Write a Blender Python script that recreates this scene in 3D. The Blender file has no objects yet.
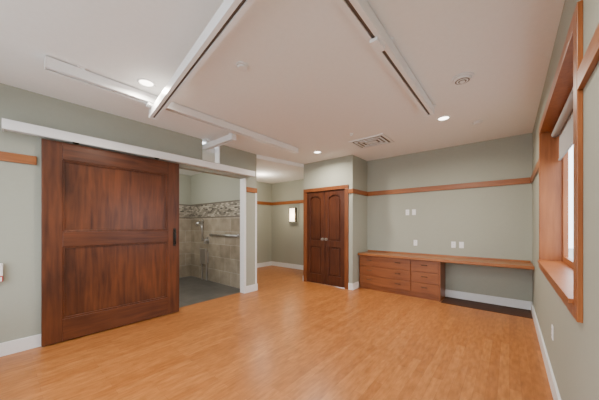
import bpy, bmesh, math
from mathutils import Vector, Matrix
C=bpy.context.scene.collection
H=2.81; XL=-4.02; XR=0.277; YB=5.42; YN=-0.6
WT=.20
# ---------------- materials
def new(name):
    m=bpy.data.materials.new(name); m.use_nodes=True
    nt=m.node_tree; b=nt.nodes['Principled BSDF']; return m,nt,b
def plain(name,c,r=.5,metal=0,noise=.03,scale=30,bump=0,spec=.5):
    m,nt,b=new(name)
    tc=nt.nodes.new('ShaderNodeTexCoord'); n=nt.nodes.new('ShaderNodeTexNoise'); n.inputs['Scale'].default_value=scale
    n.inputs['Detail'].default_value=4
    nt.links.new(tc.outputs['Object'],n.inputs['Vector'])
    mx=nt.nodes.new('ShaderNodeMix'); mx.data_type='RGBA'
    mx.inputs[6].default_value=(*[x*(1-noise) for x in c],1); mx.inputs[7].default_value=(*[min(1,x*(1+noise)) for x in c],1)
    nt.links.new(n.outputs['Fac'],mx.inputs[0]); nt.links.new(mx.outputs[2],b.inputs['Base Color'])
    b.inputs['Roughness'].default_value=r; b.inputs['Metallic'].default_value=metal
    b.inputs['Specular IOR Level'].default_value=spec
    if bump:
        bp=nt.nodes.new('ShaderNodeBump'); bp.inputs['Strength'].default_value=bump; bp.inputs['Distance'].default_value=.002
        n2=nt.nodes.new('ShaderNodeTexNoise'); n2.inputs['Scale'].default_value=220
        nt.links.new(tc.outputs['Object'],n2.inputs['Vector']); nt.links.new(n2.outputs['Fac'],bp.inputs['Height']); nt.links.new(bp.outputs['Normal'],b.inputs['Normal'])
    return m
def wood(name,c1,c2,axis='Z',r=.35,scale=1.0):
    m,nt,b=new(name); L=nt.links
    tc=nt.nodes.new('ShaderNodeTexCoord'); mp=nt.nodes.new('ShaderNodeMapping')
    s=[14*scale]*3; s['XYZ'.index(axis)]=1.3*scale; mp.inputs['Scale'].default_value=s
    L.new(tc.outputs['Object'],mp.inputs['Vector'])
    n=nt.nodes.new('ShaderNodeTexNoise'); n.inputs['Scale'].default_value=2.2; n.inputs['Detail'].default_value=8; n.inputs['Distortion'].default_value=.6
    L.new(mp.outputs['Vector'],n.inputs['Vector'])
    n2=nt.nodes.new('ShaderNodeTexNoise'); n2.inputs['Scale'].default_value=1.6; n2.inputs['Detail'].default_value=3
    L.new(tc.outputs['Object'],n2.inputs['Vector'])
    ad=nt.nodes.new('ShaderNodeMath'); ad.operation='MULTIPLY_ADD'; ad.inputs[1].default_value=.55
    L.new(n.outputs['Fac'],ad.inputs[0])
    m2=nt.nodes.new('ShaderNodeMath'); m2.operation='MULTIPLY'; m2.inputs[1].default_value=.45; L.new(n2.outputs['Fac'],m2.inputs[0]); L.new(m2.outputs[0],ad.inputs[2])
    cr=nt.nodes.new('ShaderNodeValToRGB'); cr.color_ramp.elements[0].position=.36; cr.color_ramp.elements[0].color=(*c1,1)
    cr.color_ramp.elements[1].position=.66; cr.color_ramp.elements[1].color=(*c2,1)
    L.new(ad.outputs[0],cr.inputs['Fac']); L.new(cr.outputs['Color'],b.inputs['Base Color']); b.inputs['Roughness'].default_value=r
    return m
def emis(name,c,s):
    m,nt,b=new(name); b.inputs['Base Color'].default_value=(*c,1); b.inputs['Emission Color'].default_value=(*c,1); b.inputs['Emission Strength'].default_value=s
    return m
def floor_mat():
    m,nt,b=new('laminate_floor'); L=nt.links
    tc=nt.nodes.new('ShaderNodeTexCoord')
    mp=nt.nodes.new('ShaderNodeMapping'); mp.inputs['Rotation'].default_value=(0,0,math.pi/2); L.new(tc.outputs['Object'],mp.inputs['Vector'])
    br=nt.nodes.new('ShaderNodeTexBrick'); br.inputs['Scale'].default_value=1; br.inputs['Brick Width'].default_value=.62; br.inputs['Row Height'].default_value=.075
    br.inputs['Mortar Size'].default_value=.0008; br.offset=.37
    br.inputs['Color1'].default_value=(.37,.135,.035,1); br.inputs['Color2'].default_value=(.46,.183,.052,1); br.inputs['Mortar'].default_value=(.26,.09,.026,1)
    L.new(mp.outputs['Vector'],br.inputs['Vector'])
    mp2=nt.nodes.new('ShaderNodeMapping'); mp2.inputs['Scale'].default_value=(22,5,1); L.new(tc.outputs['Object'],mp2.inputs['Vector'])
    n=nt.nodes.new('ShaderNodeTexNoise'); n.inputs['Scale'].default_value=1.5; n.inputs['Detail'].default_value=7; L.new(mp2.outputs['Vector'],n.inputs['Vector'])
    cr=nt.nodes.new('ShaderNodeValToRGB'); cr.color_ramp.elements[0].position=.3; cr.color_ramp.elements[0].color=(.74,.70,.64,1)
    cr.color_ramp.elements[1].position=.68; cr.color_ramp.elements[1].color=(1.1,1.1,1.1,1); L.new(n.outputs['Fac'],cr.inputs['Fac'])
    mx=nt.nodes.new('ShaderNodeMix'); mx.data_type='RGBA'; mx.blend_type='MULTIPLY'; mx.inputs[0].default_value=1
    L.new(br.outputs['Color'],mx.inputs[6]); L.new(cr.outputs['Color'],mx.inputs[7]); L.new(mx.outputs[2],b.inputs['Base Color'])
    b.inputs['Roughness'].default_value=.32; b.inputs['Specular IOR Level'].default_value=.45
    return m
def tile_mat(name,c1,c2,mort,w,h,axes='XZ',r=.3,ms=.003):
    m,nt,b=new(name); L=nt.links
    tc=nt.nodes.new('ShaderNodeTexCoord'); sp=nt.nodes.new('ShaderNodeSeparateXYZ'); L.new(tc.outputs['Object'],sp.inputs[0])
    cb=nt.nodes.new('ShaderNodeCombineXYZ'); L.new(sp.outputs[axes[0]],cb.inputs[0]); L.new(sp.outputs[axes[1]],cb.inputs[1])
    br=nt.nodes.new('ShaderNodeTexBrick'); br.inputs['Scale'].default_value=1; br.inputs['Brick Width'].default_value=w; br.inputs['Row Height'].default_value=h
    br.inputs['Mortar Size'].default_value=ms; br.inputs['Color1'].default_value=(*c1,1); br.inputs['Color2'].default_value=(*c2,1); br.inputs['Mortar'].default_value=(*mort,1)
    L.new(cb.outputs[0],br.inputs['Vector'])
    n=nt.nodes.new('ShaderNodeTexNoise'); n.inputs['Scale'].default_value=5; n.inputs['Detail'].default_value=6; L.new(tc.outputs['Object'],n.inputs['Vector'])
    cr=nt.nodes.new('ShaderNodeValToRGB'); cr.color_ramp.elements[0].position=.3; cr.color_ramp.elements[0].color=(.7,.7,.68,1); cr.color_ramp.elements[1].position=.7; cr.color_ramp.elements[1].color=(1.1,1.1,1.1,1)
    L.new(n.outputs['Fac'],cr.inputs['Fac'])
    mx=nt.nodes.new('ShaderNodeMix'); mx.data_type='RGBA'; mx.blend_type='MULTIPLY'; mx.inputs[0].default_value=1
    L.new(br.outputs['Color'],mx.inputs[6]); L.new(cr.outputs['Color'],mx.inputs[7]); L.new(mx.outputs[2],b.inputs['Base Color']); b.inputs['Roughness'].default_value=r
    return m
M=dict(
 wall=plain('wall_paint',(.37,.385,.325),.75,bump=.15,spec=.25),
 ceil=plain('ceiling_paint',(.87,.88,.88),.9,bump=.1,spec=.2),
 white=plain('white_trim_paint',(.82,.83,.84),.4),
 track=plain('white_powdercoat',(.86,.87,.88),.35),
 slot=plain('dark_slot',(.12,.09,.07),.5),
 trimX=wood('honey_oak_x',(.23,.070,.017),(.36,.128,.035),'X'),
 trimY=wood('honey_oak_y',(.23,.070,.017),(.36,.128,.035),'Y'),
 trimZ=wood('honey_oak_z',(.23,.066,.015),(.36,.120,.032),'Z'),
 casing=wood('closet_casing_cherry',(.15,.045,.014),(.25,.08,.024),'Z'),
 doorZ=wood('cherry_z',(.052,.015,.007),(.150,.045,.017),'Z',.33,.7),
 doorY=wood('cherry_y',(.052,.015,.007),(.150,.045,.017),'Y',.33,.7),
 doorP=wood('cherry_panel',(.048,.014,.007),(.165,.050,.018),'Z',.3,.65),
 cdoor=wood('closet_cherry',(.050,.013,.006),(.112,.032,.012),'Z',.35,.8),
 cabX=wood('cabinet_cherry_x',(.18,.052,.016),(.29,.098,.029),'X',.35),
 topX=wood('counter_x',(.26,.085,.024),(.37,.14,.040),'X',.3),
 floor=floor_mat(),
 bfloor=tile_mat('slate_floor_tile',(.085,.085,.08),(.125,.122,.115),(.06,.06,.06),.6,.3,'XY'),
 tileX=tile_mat('travertine_x',(.29,.245,.185),(.41,.355,.28),(.5,.46,.40),.45,.30,'XZ',ms=.005),
 tileY=tile_mat('travertine_y',(.29,.245,.185),(.41,.355,.28),(.5,.46,.40),.45,.30,'YZ',ms=.005),
 mosX=tile_mat('mosaic_x',(.62,.57,.48),(.05,.045,.036),(.24,.22,.19),.09,.035,'XZ',ms=.004),
 mosY=tile_mat('mosaic_y',(.62,.57,.48),(.05,.045,.036),(.24,.22,.19),.09,.035,'YZ',ms=.004),
 edge=plain('mosaic_border',(.14,.12,.10),.4),
 steel=plain('brushed_steel',(.6,.6,.6),.3,1),
 black=plain('black_metal',(.03,.028,.025),.4,.6),
 brass=plain('dark_bronze_knob',(.10,.07,.05),.35,.8),
 nickel=plain('satin_nickel',(.55,.53,.5),.3,.9),
 darkstrip=wood('dark_brown_strip',(.04,.014,.006),(.08,.028,.011),'X',.7),
 shade=plain('roller_shade_fabric',(.42,.42,.42),.8),
 lamp=emis('lamp_glow',(1,.93,.82),9),
 sconce=emis('sconce_glass',(1,.84,.6),5),
 towel=plain('towel_cloth',(.8,.78,.76),.9), red=plain('red_cloth',(.5,.03,.03),.8),
 concrete=plain('pale_paving',(.45,.45,.43),.9),
 siding=plain('lap_siding_paint',(.42,.45,.48),.8), hedge=plain('hedge_leaves',(.05,.10,.03),.9,noise=.5,scale=8),
)
# ---------------- mesh helpers
def addbox(bm,x0,x1,y0,y1,z0,z1,mi=0,bev=0):
    r=bmesh.ops.create_cube(bm,size=1); vs=r['verts']
    for v in vs: v.co=Vector(((x0+x1)/2+v.co.x*(x1-x0),(y0+y1)/2+v.co.y*(y1-y0),(z0+z1)/2+v.co.z*(z1-z0)))
    fs=set(f for v in vs for f in v.link_faces)
    if bev:
        es=list(set(e for v in vs for e in v.link_edges))
        rr=bmesh.ops.bevel(bm,geom=es,offset=bev,segments=2,affect='EDGES',profile=.5)
        fs=set(rr['faces'])|set(f for f in fs if f.is_valid)
        for f in rr['faces']: f.material_index=mi
    for f in fs:
        if f.is_valid: f.material_index=mi
def addcyl(bm,p0,p1,r,mi=0,seg=24,r2=None):
    p0=Vector(p0);p1=Vector(p1);d=p1-p0
    q=d.to_track_quat('Z','Y').to_matrix().to_4x4()
    rr=bmesh.ops.create_cone(bm,cap_ends=True,segments=seg,radius1=r,radius2=r if r2 is None else r2,depth=d.length,matrix=Matrix.Translation((p0+p1)/2)@q)
    for f in set(f for v in rr['verts'] for f in v.link_faces):
        f.material_index=mi
        if len(f.verts)==4: f.smooth=True
def addprism(bm,pts,z0,z1,mi=0):
    a=[bm.verts.new((x,y,z0)) for x,y in pts]; c=[bm.verts.new((x,y,z1)) for x,y in pts]
    n=len(pts); fs=[bm.faces.new(a[::-1]),bm.faces.new(c)]
    for i in range(n): fs.append(bm.faces.new((a[i],a[(i+1)%n],c[(i+1)%n],c[i])))
    for f in fs: f.material_index=mi
def addprismY(bm,pts,y0,y1,mi=0):
    a=[bm.verts.new((x,y0,z)) for x,z in pts]; c=[bm.verts.new((x,y1,z)) for x,z in pts]
    n=len(pts); fs=[bm.faces.new(a[::-1]),bm.faces.new(c)]
    for i in range(n): fs.append(bm.faces.new((a[i],a[(i+1)%n],c[(i+1)%n],c[i])))
    for f in fs: f.material_index=mi
def obj(name,bm,mats,parent=None):
    bmesh.ops.recalc_face_normals(bm,faces=bm.faces)
    me=bpy.data.meshes.new(name); bm.to_mesh(me); bm.free()
    for m in mats: me.materials.append(M[m])
    o=bpy.data.objects.new(name,me); C.objects.link(o)
    if parent: o.parent=parent
    return o
def B(name,boxes,mats,parent=None,bev=0):
    bm=bmesh.new()
    for bx in boxes: addbox(bm,*bx[:6],mi=bx[6] if len(bx)>6 else 0,bev=bev)
    return obj(name,bm,mats if isinstance(mats,(list,tuple)) else [mats],parent)
def E(name):
    o=bpy.data.objects.new(name,None); C.objects.link(o); return o
# ---------------- shell
B('floor',[(-4.14,XR+WT,YN-.15,6.05,-.1,0),(-6.25,-4.14,3.3,6.05,-.1,0)],'floor')
B('floor_bathroom',[(-6.62,-4.14,YN-.15,3.3,-.1,0)],'bfloor')
B('ceiling',[(-4.14,XR+WT,YN-.15,6.05,H,H+.1)],'ceil')
bm=bmesh.new(); addprism(bm,[(-6.25,3.435),(-4.02,3.435),(-3.8,4.72),(-3.8,5.9),(-6.25,5.9)],2.73,H); obj('ceiling_hall',bm,['ceil'])
B('ceiling_bathroom',[(-6.62,-4.14,YN-.15,3.3,2.66,2.76)],'ceil')
OY0,OY1,OZ=1.55,3.13,2.27
B('wall_left',[(-4.14,XL,YN,OY0,0,H),(-4.14,XL,OY0,OY1,OZ,2.46),(-4.14,XL,OY0,2.24,2.46,H),(-4.14,XL,2.57,OY1,2.46,H),(-4.14,XL,OY1,3.435,0,H)],'wall')
B('wall_back',[(-2.5,XR+WT,YB,YB+.12,0,H)],'wall')
B('wall_closet_left',[(-3.8,-3.75,4.72,4.84,0,H),(-3.8,-3.68,4.84,5.9,0,H)],'wall')
B('wall_closet_right',[(-2.66,-2.5,4.72,4.84,0,H),(-2.62,-2.5,4.84,YB+.12,0,H)],'wall')
B('wall_closet_header',[(-3.75,-2.66,4.72,4.84,2.18,H)],'wall')
WY0,WY1,WZ0,WZ1=1.90,3.86,.94,2.38
B('wall_right',[(XR,XR+WT,YN,WY0,0,H),(XR,XR+WT,WY1,YB,0,H),(XR,XR+WT,WY0,WY1,0,WZ0),(XR,XR+WT,WY0,WY1,WZ1,H)],'wall')
NW=(-3.7,-.1,.5,2.62)  # opening added in the unseen wall to let sky light in
B('wall_near',[(-4.14,NW[0],YN-.15,YN,0,H),(NW[1],XR+WT,YN-.15,YN,0,H),(NW[0],NW[1],YN-.15,YN,0,NW[2]),(NW[0],NW[1],YN-.15,YN,NW[3],H)],'wall')
B('wall_hall_back',[(-6.25,-3.68,5.9,6.05,0,2.81)],'wall')
B('wall_hall_left',[(-6.25,-6.13,3.435,5.9,0,2.73)],'wall')
MZ0,MZ1=1.55,1.86
B('wall_bathroom_side',[(-6.5,-4.14,3.3,3.435,0,MZ0,0),(-6.5,-4.14,3.3,3.435,MZ0,MZ1,1),(-6.5,-4.14,3.3,3.435,MZ1,2.81,2),
   (-6.5,-4.14,3.292,3.3,MZ0-.025,MZ0,3),(-6.5,-4.14,3.292,3.3,MZ1,MZ1+.025,3)],['tileX','mosX','wall','edge'])
B('wall_bathroom_far',[(-6.62,-6.5,YN,3.435,0,MZ0,0),(-6.62,-6.5,YN,3.435,MZ0,MZ1,1),(-6.62,-6.5,YN,3.435,MZ1,2.66,2),
   (-6.5,-6.492,YN,3.29,MZ0-.025,MZ0,3),(-6.5,-6.492,YN,3.29,MZ1,MZ1+.025,3)],['tileY','mosY','wall','edge'])
B('wall_bathroom_near',[(-6.5,-4.14,YN-.15,YN,0,2.66)],'wall')
# baseboards
bh=.135;bt=.016
B('baseboard_left',[(XL,XL+bt,YN,OY0,0,bh),(XL,XL+bt,OY1+.03,3.435,0,bh),(XL-.3,XL+bt,3.435,3.435+bt,0,bh)],'white')
B('baseboard_right',[(XR-bt,XR,YN,YB,0,bh)],'white')
B('baseboard_back',[(-.93,XR-bt,YB-bt,YB,0,bh)],'white')
B('baseboard_closet',[(-2.59,-2.5+bt,4.72-bt,4.72,0,bh),(-2.5,-2.5+bt,4.72,4.97,0,bh),(-3.8-bt,-3.8,4.72-bt,5.9,0,bh)],'white')
B('baseboard_hall',[(-6.13,-3.82,5.9-bt,5.9,0,bh),(-6.13,-6.13+bt,3.46,5.88,0,bh)],'white')
# wood chair rails
t0,t1=2.01,2.105; tt=.022
B('trim_left',[(XL,XL+tt,YN,.28,t0,t1),(XL,XL+tt,OY1+.04,3.435,t0,t1)],'trimY',bev=.003)
B('trim_back',[(-2.5+tt,XR-tt,YB-tt,YB,t0,t1)],'trimX',bev=.003)
B('trim_right',[(XR-tt,XR,WY1+.075,YB,t0,t1),(XR-tt,XR,YN,WY0-.075,t0,t1)],'trimY',bev=.003)
B('trim_closet_return',[(-2.5,-2.5+tt,4.72,YB,t0,t1)],'trimY',bev=.003)
B('trim_closet_front',[(-2.588,-2.5+tt,4.72-tt,4.72,t0,t1)],'trimX',bev=.003)
B('trim_hall',[(-6.13+tt,-3.82,5.9-tt,5.9,t0,t1)],'trimX',bev=.003)
B('trim_hall_side',[(-6.13,-6.13+tt,3.46,5.9,t0,t1)],'trimY',bev=.003)
B('trim_door_jamb',[(-4.15,XL+.012,OY1-.012,OY1+.03,0,OZ),],'white',bev=.002)
B('trim_corner_guard',[(XL,XL+.006,3.40,3.439,bh,t0),(XL-.04,XL,3.435,3.441,bh,t0)],'white')
# ---------------- sliding barn door
d=E('barn_door'); y0,y1,z0,z1=.312,1.81,.015,2.30; xb,xf=-3.985,-3.935; st=.17
B('stile_left',[(xb,xf,y0,y0+st,z0,z1)],'doorZ',d,.004)
B('stile_right',[(xb,xf,y1-st,y1,z0,z1)],'doorZ',d,.004)
B('rail_top',[(xb,xf,y0+st,y1-st,z1-.2,z1)],'doorY',d,.004)
B('rail_middle',[(xb,xf,y0+st,y1-st,1.10,1.27)],'doorY',d,.004)
B('rail_bottom',[(xb,xf,y0+st,y1-st,z0,z0+.25)],'doorY',d,.004)
B('panel_upper',[(xb+.008,xf-.030,y0+st-.005,y1-st+.005,1.27,z1-.2)],'doorP',d)
B('panel_lower',[(xb+.008,xf-.030,y0+st-.005,y1-st+.005,z0+.25,1.10)],'doorP',d)
def ring(ya,yb,za,zb,w=.02):
    return [(xf-.032,xf-.012,ya,ya+w,za,zb),(xf-.032,xf-.012,yb-w,yb,za,zb),(xf-.032,xf-.012,ya+w,yb-w,za,za+w),(xf-.032,xf-.012,ya+w,yb-w,zb-w,zb)]
B('panel_molding',ring(y0+st,y1-st,1.27,z1-.2)+ring(y0+st,y1-st,z0+.25,1.10),'doorZ',d,.004)
bm=bmesh.new(); yh=y1-.075
addbox(bm,xf,xf+.006,yh-.02,yh+.02,1.03,1.30,bev=.002)
addcyl(bm,(xf+.045,yh,1.06),(xf+.045,yh,1.27),.009)
for z in(1.08,1.25): addcyl(bm,(xf,yh,z),(xf+.045,yh,z),.007)
obj('pull_handle',bm,['black'],d)
r=E('barn_door_track')
B('valance',[(-3.985,-3.86,.03,3.27,2.395,2.41),(-3.875,-3.86,.03,3.27,2.31,2.395),(-3.985,-3.875,.03,.045,2.31,2.395),(-3.985,-3.875,3.255,3.27,2.31,2.395)],'track',r)
B('rail_bar',[(-4.02,-3.985,.05,3.25,2.33,2.41)],'track',r)
bm=bmesh.new()
for y in(.6,1.5): addcyl(bm,(-3.975,y,2.345),(-3.95,y,2.345),.035); 
obj('roller',bm,['black'],r)
# ---------------- closet double door
X0,X1,yf=-3.75,-2.66,4.72; cz=2.18
B('trim_closet_door',[(X0-.045,X0+.03,yf-.02,yf-.001,0,cz-.06),(X1-.01,X1+.07,yf-.02,yf-.001,0,cz-.06),
   (X0-.045,X1+.07,yf-.02,yf-.001,cz-.06,cz+.02)],'casing',bev=.003)
d=E('door_closet_double')
B('frame',[(X0+.002,X0+.04,yf,yf+.09,0,cz-.05),(X1-.03,X1-.002,yf,yf+.09,0,cz-.05),(X0+.002,X1-.002,yf,yf+.09,cz-.05,cz-.002)],'casing',d,.002)
xa,xc=X0+.042,X1-.032; xm=(xa+xc)/2
for nm,a,c in(('leaf_1',xa,xm-.006),('leaf_2',xm+.006,xc)):
    s=.095; fy0,fy1=yf+.01,yf+.050; zt=cz-.055; q=.026
    bm=bmesh.new()
    for bx in [(a,a+s,fy0,fy1,.01,zt),(c-s,c,fy0,fy1,.01,zt),(a+s,c-s,fy0,fy1,.01,.22),(a+s,c-s,fy0,fy1,.86,1.0)]: addbox(bm,*bx,bev=.004)
    addbox(bm,a+s,c-s,fy0+q,fy1,1.0,zt-.10); addbox(bm,a+s,c-s,fy0+q,fy1,.22,.86)
    # arched top rail
    l,r_=a+s,c-s; mid=(l+r_)/2; hw=(r_-l)/2; zb_=zt-.20; rise=.09
    arc=[(mid+hw*math.cos(t_),zb_+rise*math.sin(t_)) for t_ in [math.pi*k/16 for k in range(17)]]
    addprismY(bm,[(l,zt),(r_,zt)]+arc,fy0,fy1)
    # raised panels
    hw2=hw-.035
    arc2=[(mid+hw2*math.cos(t_),zb_-.035+rise*.9*math.sin(t_)) for t_ in [math.pi*k/16 for k in range(17)]]
    addprismY(bm,[(mid-hw2,1.035),(mid+hw2,1.035)]+arc2,fy0+.006,fy0+q)
    addbox(bm,mid-hw2,mid+hw2,fy0+.006,fy0+q,.255,.825,bev=.004)
    obj(nm,bm,['cdoor'],d)
B('leaf_gap_dark',[(xm-.006,xm+.006,yf+.04,yf+.05,.01,cz-.055)],'black',d)  # black strip behind the leaf gap, its shade put in as colour
bm=bmesh.new()
for x in(xm-.05,xm+.05):
    addcyl(bm,(x,yf+.01,1.03),(x,yf-.03,1.03),.009); addcyl(bm,(x,yf-.03,1.03),(x,yf-.05,1.03),.026,r2=.02); addcyl(bm,(x,yf+.01,1.03),(x,yf+.004,1.03),.03)
obj('knobs',bm,['nickel'],d)
# ---------------- counter desk w/ drawers
d=E('built_in_desk')
ctz=.755; cf=4.92
B('countertop',[(-2.5+bt+.001,XR-.002,cf,YB-.001,ctz-.045,ctz)],'topX',d,.004)
B('backsplash',[(-2.48,XR-.02,YB-.02,YB-.001,ctz,ctz+.03)],'topX',d,.002)
B('cleat',[(-.93,XR-.002,YB-.03,YB-.001,ctz-.11,ctz-.045)],'topX',d,.002)
cx0,cx1,fy=-2.48,-.93,4.97
B('carcass',[(cx0,cx1-.02,fy+.018,YB-.001,.10,ctz-.045),(cx1-.02,cx1,fy,YB-.001,0,ctz-.045)],'cabX',d)
B('toe_kick',[(cx0,cx1-.02,fy+.04,YB-.01,0,.10)],'cabX',d)
cols=[(cx0+.01,-1.43),(-1.415,cx1-.025)]
zs=[(.105,.285),(.297,.485),(.497,.70)]
bx=[(a,c,fy,fy+.017,z0_,z1_) for a,c in cols for z0_,z1_ in zs]
B('drawer_fronts',bx,'cabX',d,.003)
bm=bmesh.new()
for i,(a,c) in enumerate(cols):
    for z0_,z1_ in zs:
        zc=(z0_+z1_)/2+.02; xs=[a+(c-a)*.22,a+(c-a)*.78] if i==0 else [(a+c)/2]
        for x in xs:
            addcyl(bm,(x-.05,fy-.028,zc),(x+.05,fy-.028,zc),.006,seg=10)
            for q in(-.04,.04): addcyl(bm,(x+q,fy,zc),(x+q,fy-.028,zc),.004,seg=10)
obj('pulls',bm,['brass'],d)
B('desk_dark_strip',[(cx1+.01,XR-bt-.003,4.93,YB-bt-.003,0,.004)],'darkstrip')  # thin dark brown strip on the floor under the desk
# ---------------- window right
d=E('window_1'); ow=.07
B('casing',[(XR-.022,XR,WY0-ow,WY0,WZ0-ow,WZ1+ow),(XR-.022,XR,WY1,WY1+ow,WZ0-ow,WZ1+ow),(XR-.022,XR,WY0,WY1,WZ1,WZ1+ow),(XR-.022,XR,WY0,WY1,WZ0-ow,WZ0)],'trimZ',d,.003)
B('jamb_liner',[(XR-.022,XR+WT,WY0,WY0+.02,WZ0,WZ1),(XR-.022,XR+WT,WY1-.02,WY1,WZ0,WZ1),(XR-.022,XR+WT,WY0+.02,WY1-.02,WZ1-.02,WZ1),(XR-.04,XR+WT,WY0+.02,WY1-.02,WZ0,WZ0+.025)],'trimZ',d,.002)
sx0,sx1=XR+.155,XR+.19; ym=(WY0+WY1)/2
sb=[]
for a,c in((WY0+.02,ym),(ym,WY1-.02)):
    sb+=[(sx0,sx1,a,a+.045,WZ0+.025,WZ1-.02),(sx0,sx1,c-.045,c,WZ0+.025,WZ1-.02),(sx0,sx1,a+.045,c-.045,WZ0+.025,WZ0+.08),(sx0,sx1,a+.045,c-.045,WZ1-.07,WZ1-.02)]
B('sash',sb,'trimZ',d,.003)
d=E('roller_shade')
bm=bmesh.new(); addcyl(bm,(XR+.10,WY0+.03,WZ1-.06),(XR+.10,WY1-.03,WZ1-.06),.032); obj('tube',bm,['shade'],d)
B('fabric',[(XR+.128,XR+.131,WY0+.05,WY1-.05,WZ1-.33,WZ1-.05),(XR+.122,XR+.137,WY0+.05,WY1-.05,WZ1-.35,WZ1-.33)],'shade',d)
d=E('fill_window')  # frame of the added opening behind the camera, there for fill light
fr=[(NW[0],NW[0]+.05,YN-.12,YN+.01,NW[2],NW[3]),(NW[1]-.05,NW[1],YN-.12,YN+.01,NW[2],NW[3]),(NW[0]+.05,NW[1]-.05,YN-.12,YN+.01,NW[2],NW[2]+.05),(NW[0]+.05,NW[1]-.05,YN-.12,YN+.01,NW[3]-.05,NW[3])]
for k in(1,2):
    x=NW[0]+(NW[1]-NW[0])*k/3; fr.append((x-.025,x+.025,YN-.10,YN-.03,NW[2]+.05,NW[3]-.05))
B('frame',fr,'white',d,.003)
# ---------------- ceiling lift tracks
def track(name,p0,p1,w,h,zb,parent):
    p0=Vector((*p0,0));p1=Vector((*p1,0)); L=(p1-p0).length; ang=math.atan2(p1.y-p0.y,p1.x-p0.x)
    bm=bmesh.new(); t=.008
    addbox(bm,0,L,-w/2,w/2,h-t,h); addbox(bm,0,L,-w/2,-w/2+t,0,h-t); addbox(bm,0,L,w/2-t,w/2,0,h-t)
    addbox(bm,0,L,-w/2+t,-w*.13,0,t); addbox(bm,0,L,w*.13,w/2-t,0,t)
    addbox(bm,.004,L-.004,-w*.13,w*.13,t*1.5,t*2,1)
    for x in(-.006,L): addbox(bm,x,x+.006,-w/2-.003,w/2+.003,-.003,h)
    o=obj(name,bm,['track','slot'],parent); o.location=(p0.x,p0.y,zb); o.rotation_euler=(0,0,ang); return o
d=E('ceiling_lift')
AX,CX=-3.1,-.76
track('track_a',(AX,.27),(AX,3.62),.10,.09,H-.10,d)
track('track_c',(CX,-.3),(CX,3.43),.10,.09,H-.10,d)
track('traverse_b',(AX-.1,1.17),(CX+.06,.82),.085,.085,H-.215,d)
bk=[]
for y in(.5,2.0,3.4):
    bk+=[(AX-.07,AX+.07,y-.03,y+.03,H-.010,H),(CX-.07,CX+.07,y-.03,y+.03,H-.010,H)]
B('brackets',bk,'track',d)
bm=bmesh.new()
for x,y in((AX,1.157),(CX,.84)):
    addbox(bm,x-.04,x+.04,y-.09,y+.09,H-.13,H-.10,bev=.004)
    addbox(bm,x-.02,x+.02,y-.06,y+.06,H-.125,H-.095)
addbox(bm,CX-.03,CX+.03,1.75,1.9,H-.125,H-.1,bev=.004)
obj('trolleys',bm,['track'],d)
d2=E('transfer_track')
track('stub',(-3.2,2.29),(-4.9,2.29),.08,.085,H-.17,d2)
B('hangers',[(-3.3,-3.27,2.27,2.31,H-.085,H),(-3.95,-3.92,2.27,2.31,H-.085,H)],'track',d2)
B('notch_trim',[(-4.145,XL+.008,2.555,2.575,2.46,H-.001)],'white',d2)
# ---------------- ceiling fixtures
def disc(name,x,y,rad,lamp=True,rings=0):
    bm=bmesh.new()
    if lamp:
        n=40
        for (ra,rb,za,zb,mi) in((rad,rad*.8,H-.001,H-.010,0),(rad*.8,rad*.72,H-.010,H-.004,0)):
            A=[bm.verts.new((x+ra*math.cos(2*math.pi*i/n),y+ra*math.sin(2*math.pi*i/n),za)) for i in range(n)]
            Bv=[bm.verts.new((x+rb*math.cos(2*math.pi*i/n),y+rb*math.sin(2*math.pi*i/n),zb)) for i in range(n)]
            for i in range(n): bm.faces.new((A[i],A[(i+1)%n],Bv[(i+1)%n],Bv[i]))
        addcyl(bm,(x,y,H-.001),(x,y,H-.005),rad*.73,1,n)
        return obj(name,bm,['white','lamp'])
    addcyl(bm,(x,y,H),(x,y,H-.012),rad,0,40)
    addcyl(bm,(x,y,H-.012),(x,y,H-.03),rad*.8,0,40,r2=rad*.7)
    if rings:
        addcyl(bm,(x,y,H-.030),(x,y,H-.031),rad*.62,1,40); addcyl(bm,(x,y,H-.031),(x,y,H-.034),rad*.5,0,40); addcyl(bm,(x,y,H-.034),(x,y,H-.035),rad*.36,1,40); addcyl(bm,(x,y,H-.035),(x,y,H-.04),rad*.24,0,40)
    return obj(name,bm,['white','slot'])
LP=[(-2.95,4.10,40),(-.69,3.90,36),(-2.86,.98,14),(-.4,1.0,20),(-2.0,-.2,20)]  # last two are out of view, added to brighten the room
for i,(x,y,en) in enumerate(LP):
    disc('recessed_light' if i==0 else 'recessed_light.%03d'%i,x,y,.085)
    l=bpy.data.lights.new('downlight','AREA'); l.shape='DISK'; l.size=.12; l.energy=en; l.color=(1,.90,.76); l.spread=math.radians(165)
    o=bpy.data.objects.new('downlight_lamp' if i==0 else 'downlight_lamp.%03d'%i,l); o.location=(x,y,H-.02); C.objects.link(o)
disc('ceiling_speaker',-.36,2.96,.10,False,1)
disc('smoke_detector',-.35,4.36,.065,False)
disc('smoke_detector.001',-1.88,1.44,.06,False)
bm=bmesh.new(); addcyl(bm,(-1.95,3.64,H),(-1.95,3.64,H-.006),.04); addcyl(bm,(-1.95,3.64,H-.006),(-1.95,3.64,H-.03),.01); addcyl(bm,(-1.95,3.64,H-.03),(-1.95,3.64,H-.033),.02); obj('fire_sprinkler',bm,['white'])
bm=bmesh.new(); cx,cy=-1.86,4.2
addbox(bm,cx-.27,cx+.27,cy-.22,cy+.22,H-.004,H-.001,1)
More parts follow.
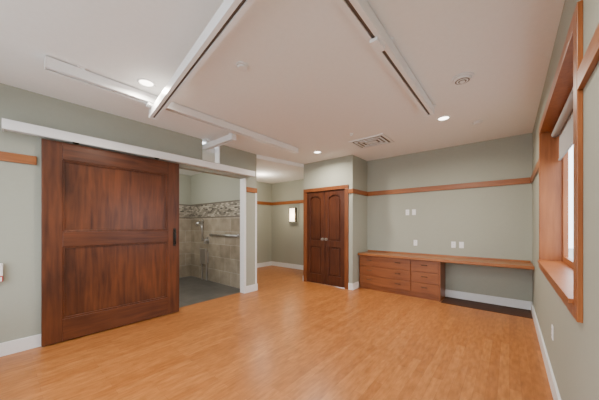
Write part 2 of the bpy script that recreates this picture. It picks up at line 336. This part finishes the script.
for k,(hx,hy) in enumerate(((.31,.26),(.235,.185),(.17,.12))):
    w=.04 if k==0 else .028
    za,zb=(H-.014,H-.0005) if k==0 else (H-.018,H-.008)
    addbox(bm,cx-hx,cx-hx+w,cy-hy,cy+hy,za,zb); addbox(bm,cx+hx-w,cx+hx,cy-hy,cy+hy,za,zb)
    addbox(bm,cx-hx+w,cx+hx-w,cy-hy,cy-hy+w,za,zb); addbox(bm,cx-hx+w,cx+hx-w,cy+hy-w,cy+hy,za,zb)
addbox(bm,cx-.10,cx+.10,cy-.05,cy+.05,H-.018,H-.008)
obj('air_diffuser',bm,['white','slot'])
# ---------------- outlets
def outlet(name,p,n,w=.07,h=.115,sw=False):
    bm=bmesh.new(); addbox(bm,-w/2,w/2,-.006,0,-h/2,h/2,0,.002)
    if sw: addbox(bm,-.016,.016,-.010,-.006,-.033,.033,0,.001)
    else:
        for z in(-.024,.024):
            addbox(bm,-.017,.017,-.008,-.006,z-.014,z+.014,0)
            for x in(-.006,.006): addbox(bm,x-.0015,x+.0015,-.0085,-.008,z-.004,z+.006,1)
    o=obj(name,bm,['white','slot']); o.location=p; o.rotation_euler=(0,0,n); return o
def ubx(u):
    a=(u-300)/252; return YB*(-.64+.768*a)/(.768+.64*a)
outlet('wall_outlet',(ubx(408),YB,1.61),0)
outlet('wall_switch',(ubx(414.5),YB,1.61),0,sw=True)
outlet('wall_outlet.001',(ubx(416),YB,.99),0)
outlet('wall_outlet.002',(ubx(454),YB,.985),0)
outlet('wall_switch.001',(ubx(462),YB,.985),0,sw=True)
outlet('wall_outlet.003',(XR,2.95,.46),-math.pi/2)
# ---------------- sconce in hall
d=E('wall_sconce'); sx=-5.12
B('backplate',[(sx-.09,sx+.09,5.865,5.9,1.50,1.82)],'brass',d,.004)
B('glass_shade',[(sx-.11,sx+.11,5.79,5.865,1.46,1.86)],'sconce',d,.01)
B('bands',[(sx-.115,sx+.115,5.785,5.87,1.44,1.46),(sx-.115,sx+.115,5.785,5.87,1.86,1.88),(sx-.125,sx-.11,5.785,5.87,1.44,1.88),(sx+.11,sx+.125,5.785,5.87,1.44,1.88)],'brass',d)
# ---------------- bathroom fittings
bm=bmesh.new(); yg=3.25; zg=1.12; yw=3.302
addcyl(bm,(-5.5,yg,zg),(-4.45,yg,zg),.019)
for x in(-5.5,-4.45): addcyl(bm,(x,yg,zg),(x,yw,zg),.019); addcyl(bm,(x,3.29,zg),(x,yw,zg),.04)
obj('grab_bar',bm,['steel'])
bm=bmesh.new(); addcyl(bm,(-5.85,yg,.95),(-5.85,yg,1.50),.014)
for z in(1.0,1.45): addcyl(bm,(-5.85,yg,z),(-5.85,yw,z),.014)
addcyl(bm,(-5.85,3.2,1.42),(-5.85,3.11,1.36),.035,r2=.045); addcyl(bm,(-5.85,3.235,1.25),(-5.85,3.2,1.44),.012)
obj('hand_shower',bm,['steel'])
bm=bmesh.new(); addcyl(bm,(-5.68,yw,.98),(-5.68,3.285,.98),.08); addcyl(bm,(-5.68,3.285,.98),(-5.68,3.23,.98),.03); addbox(bm,-5.70,-5.66,3.21,3.235,.90,1.0,bev=.004)
obj('shower_valve',bm,['steel'])
d=E('folding_shower_seat')
B('seat_panel',[(-5.90,-5.62,3.215,3.245,.40,.78)],'nickel',d,.012)
B('seat_hinge',[(-5.88,-5.64,3.245,yw,.42,.46),(-5.88,-5.85,3.245,yw,.46,.7),(-5.67,-5.64,3.245,yw,.46,.7),(-5.88,-5.85,3.245,3.275,0,.42),(-5.67,-5.64,3.245,3.275,0,.42)],'steel',d,.003)
# towel at far left
d=E('hanging_towel')
bm=bmesh.new(); addcyl(bm,(XL,-.03,.97),(XL+.07,-.03,.97),.008); obj('peg',bm,['steel'],d)
B('cloth',[(XL+.02,XL+.06,-.14,.04,.83,.96,0),(XL+.02,XL+.06,-.14,.04,.77,.83,1)],['towel','red'],d,.008)
# ---------------- outside + world
B('ground_outside',[(-12,12,-14,-.76,-.35,-.3),(XR+WT+.02,12,-.76,26,-.35,-.3)],'concrete')
bm=bmesh.new()
for k in range(22): addbox(bm,5.0+.012*(k%2),5.2,4,26,-.3+k*.15,-.3+(k+1)*.15-.012)
addbox(bm,5.05,5.2,4,26,-.3,3.0)
obj('neighbor_building',bm,['siding'])
B('hedge',[(3.6,4.4,4,26,-.3,.55)],'hedge',bev=.12)
w=bpy.data.worlds.new('sky'); bpy.context.scene.world=w; w.use_nodes=True
bg=w.node_tree.nodes['Background']; bg.inputs[0].default_value=(.89,.94,1,1); bg.inputs[1].default_value=5.6
def pl(name,p,e,c,r=.12):
    l=bpy.data.lights.new(name,'POINT'); l.energy=e; l.color=c; l.shadow_soft_size=r; o=bpy.data.objects.new(name,l); o.location=p; C.objects.link(o)
pl('bathroom_lamp',(-5.2,1.6,2.4),60,(1,.93,.83)); pl('hall_lamp',(-5.2,4.6,2.5),28,(1,.88,.72)); pl('sconce_lamp',(sx,5.65,1.65),7,(1,.8,.55),.05)
# ---------------- camera
cam=bpy.data.cameras.new('camera'); cam.sensor_width=36; cam.lens=252/599*36; cam.shift_y=25/599; cam.clip_start=.02
co=bpy.data.objects.new('camera',cam); co.location=(0,0,1.35); co.rotation_euler=(math.pi/2,0,math.radians(39.8)); C.objects.link(co)
bpy.context.scene.camera=co
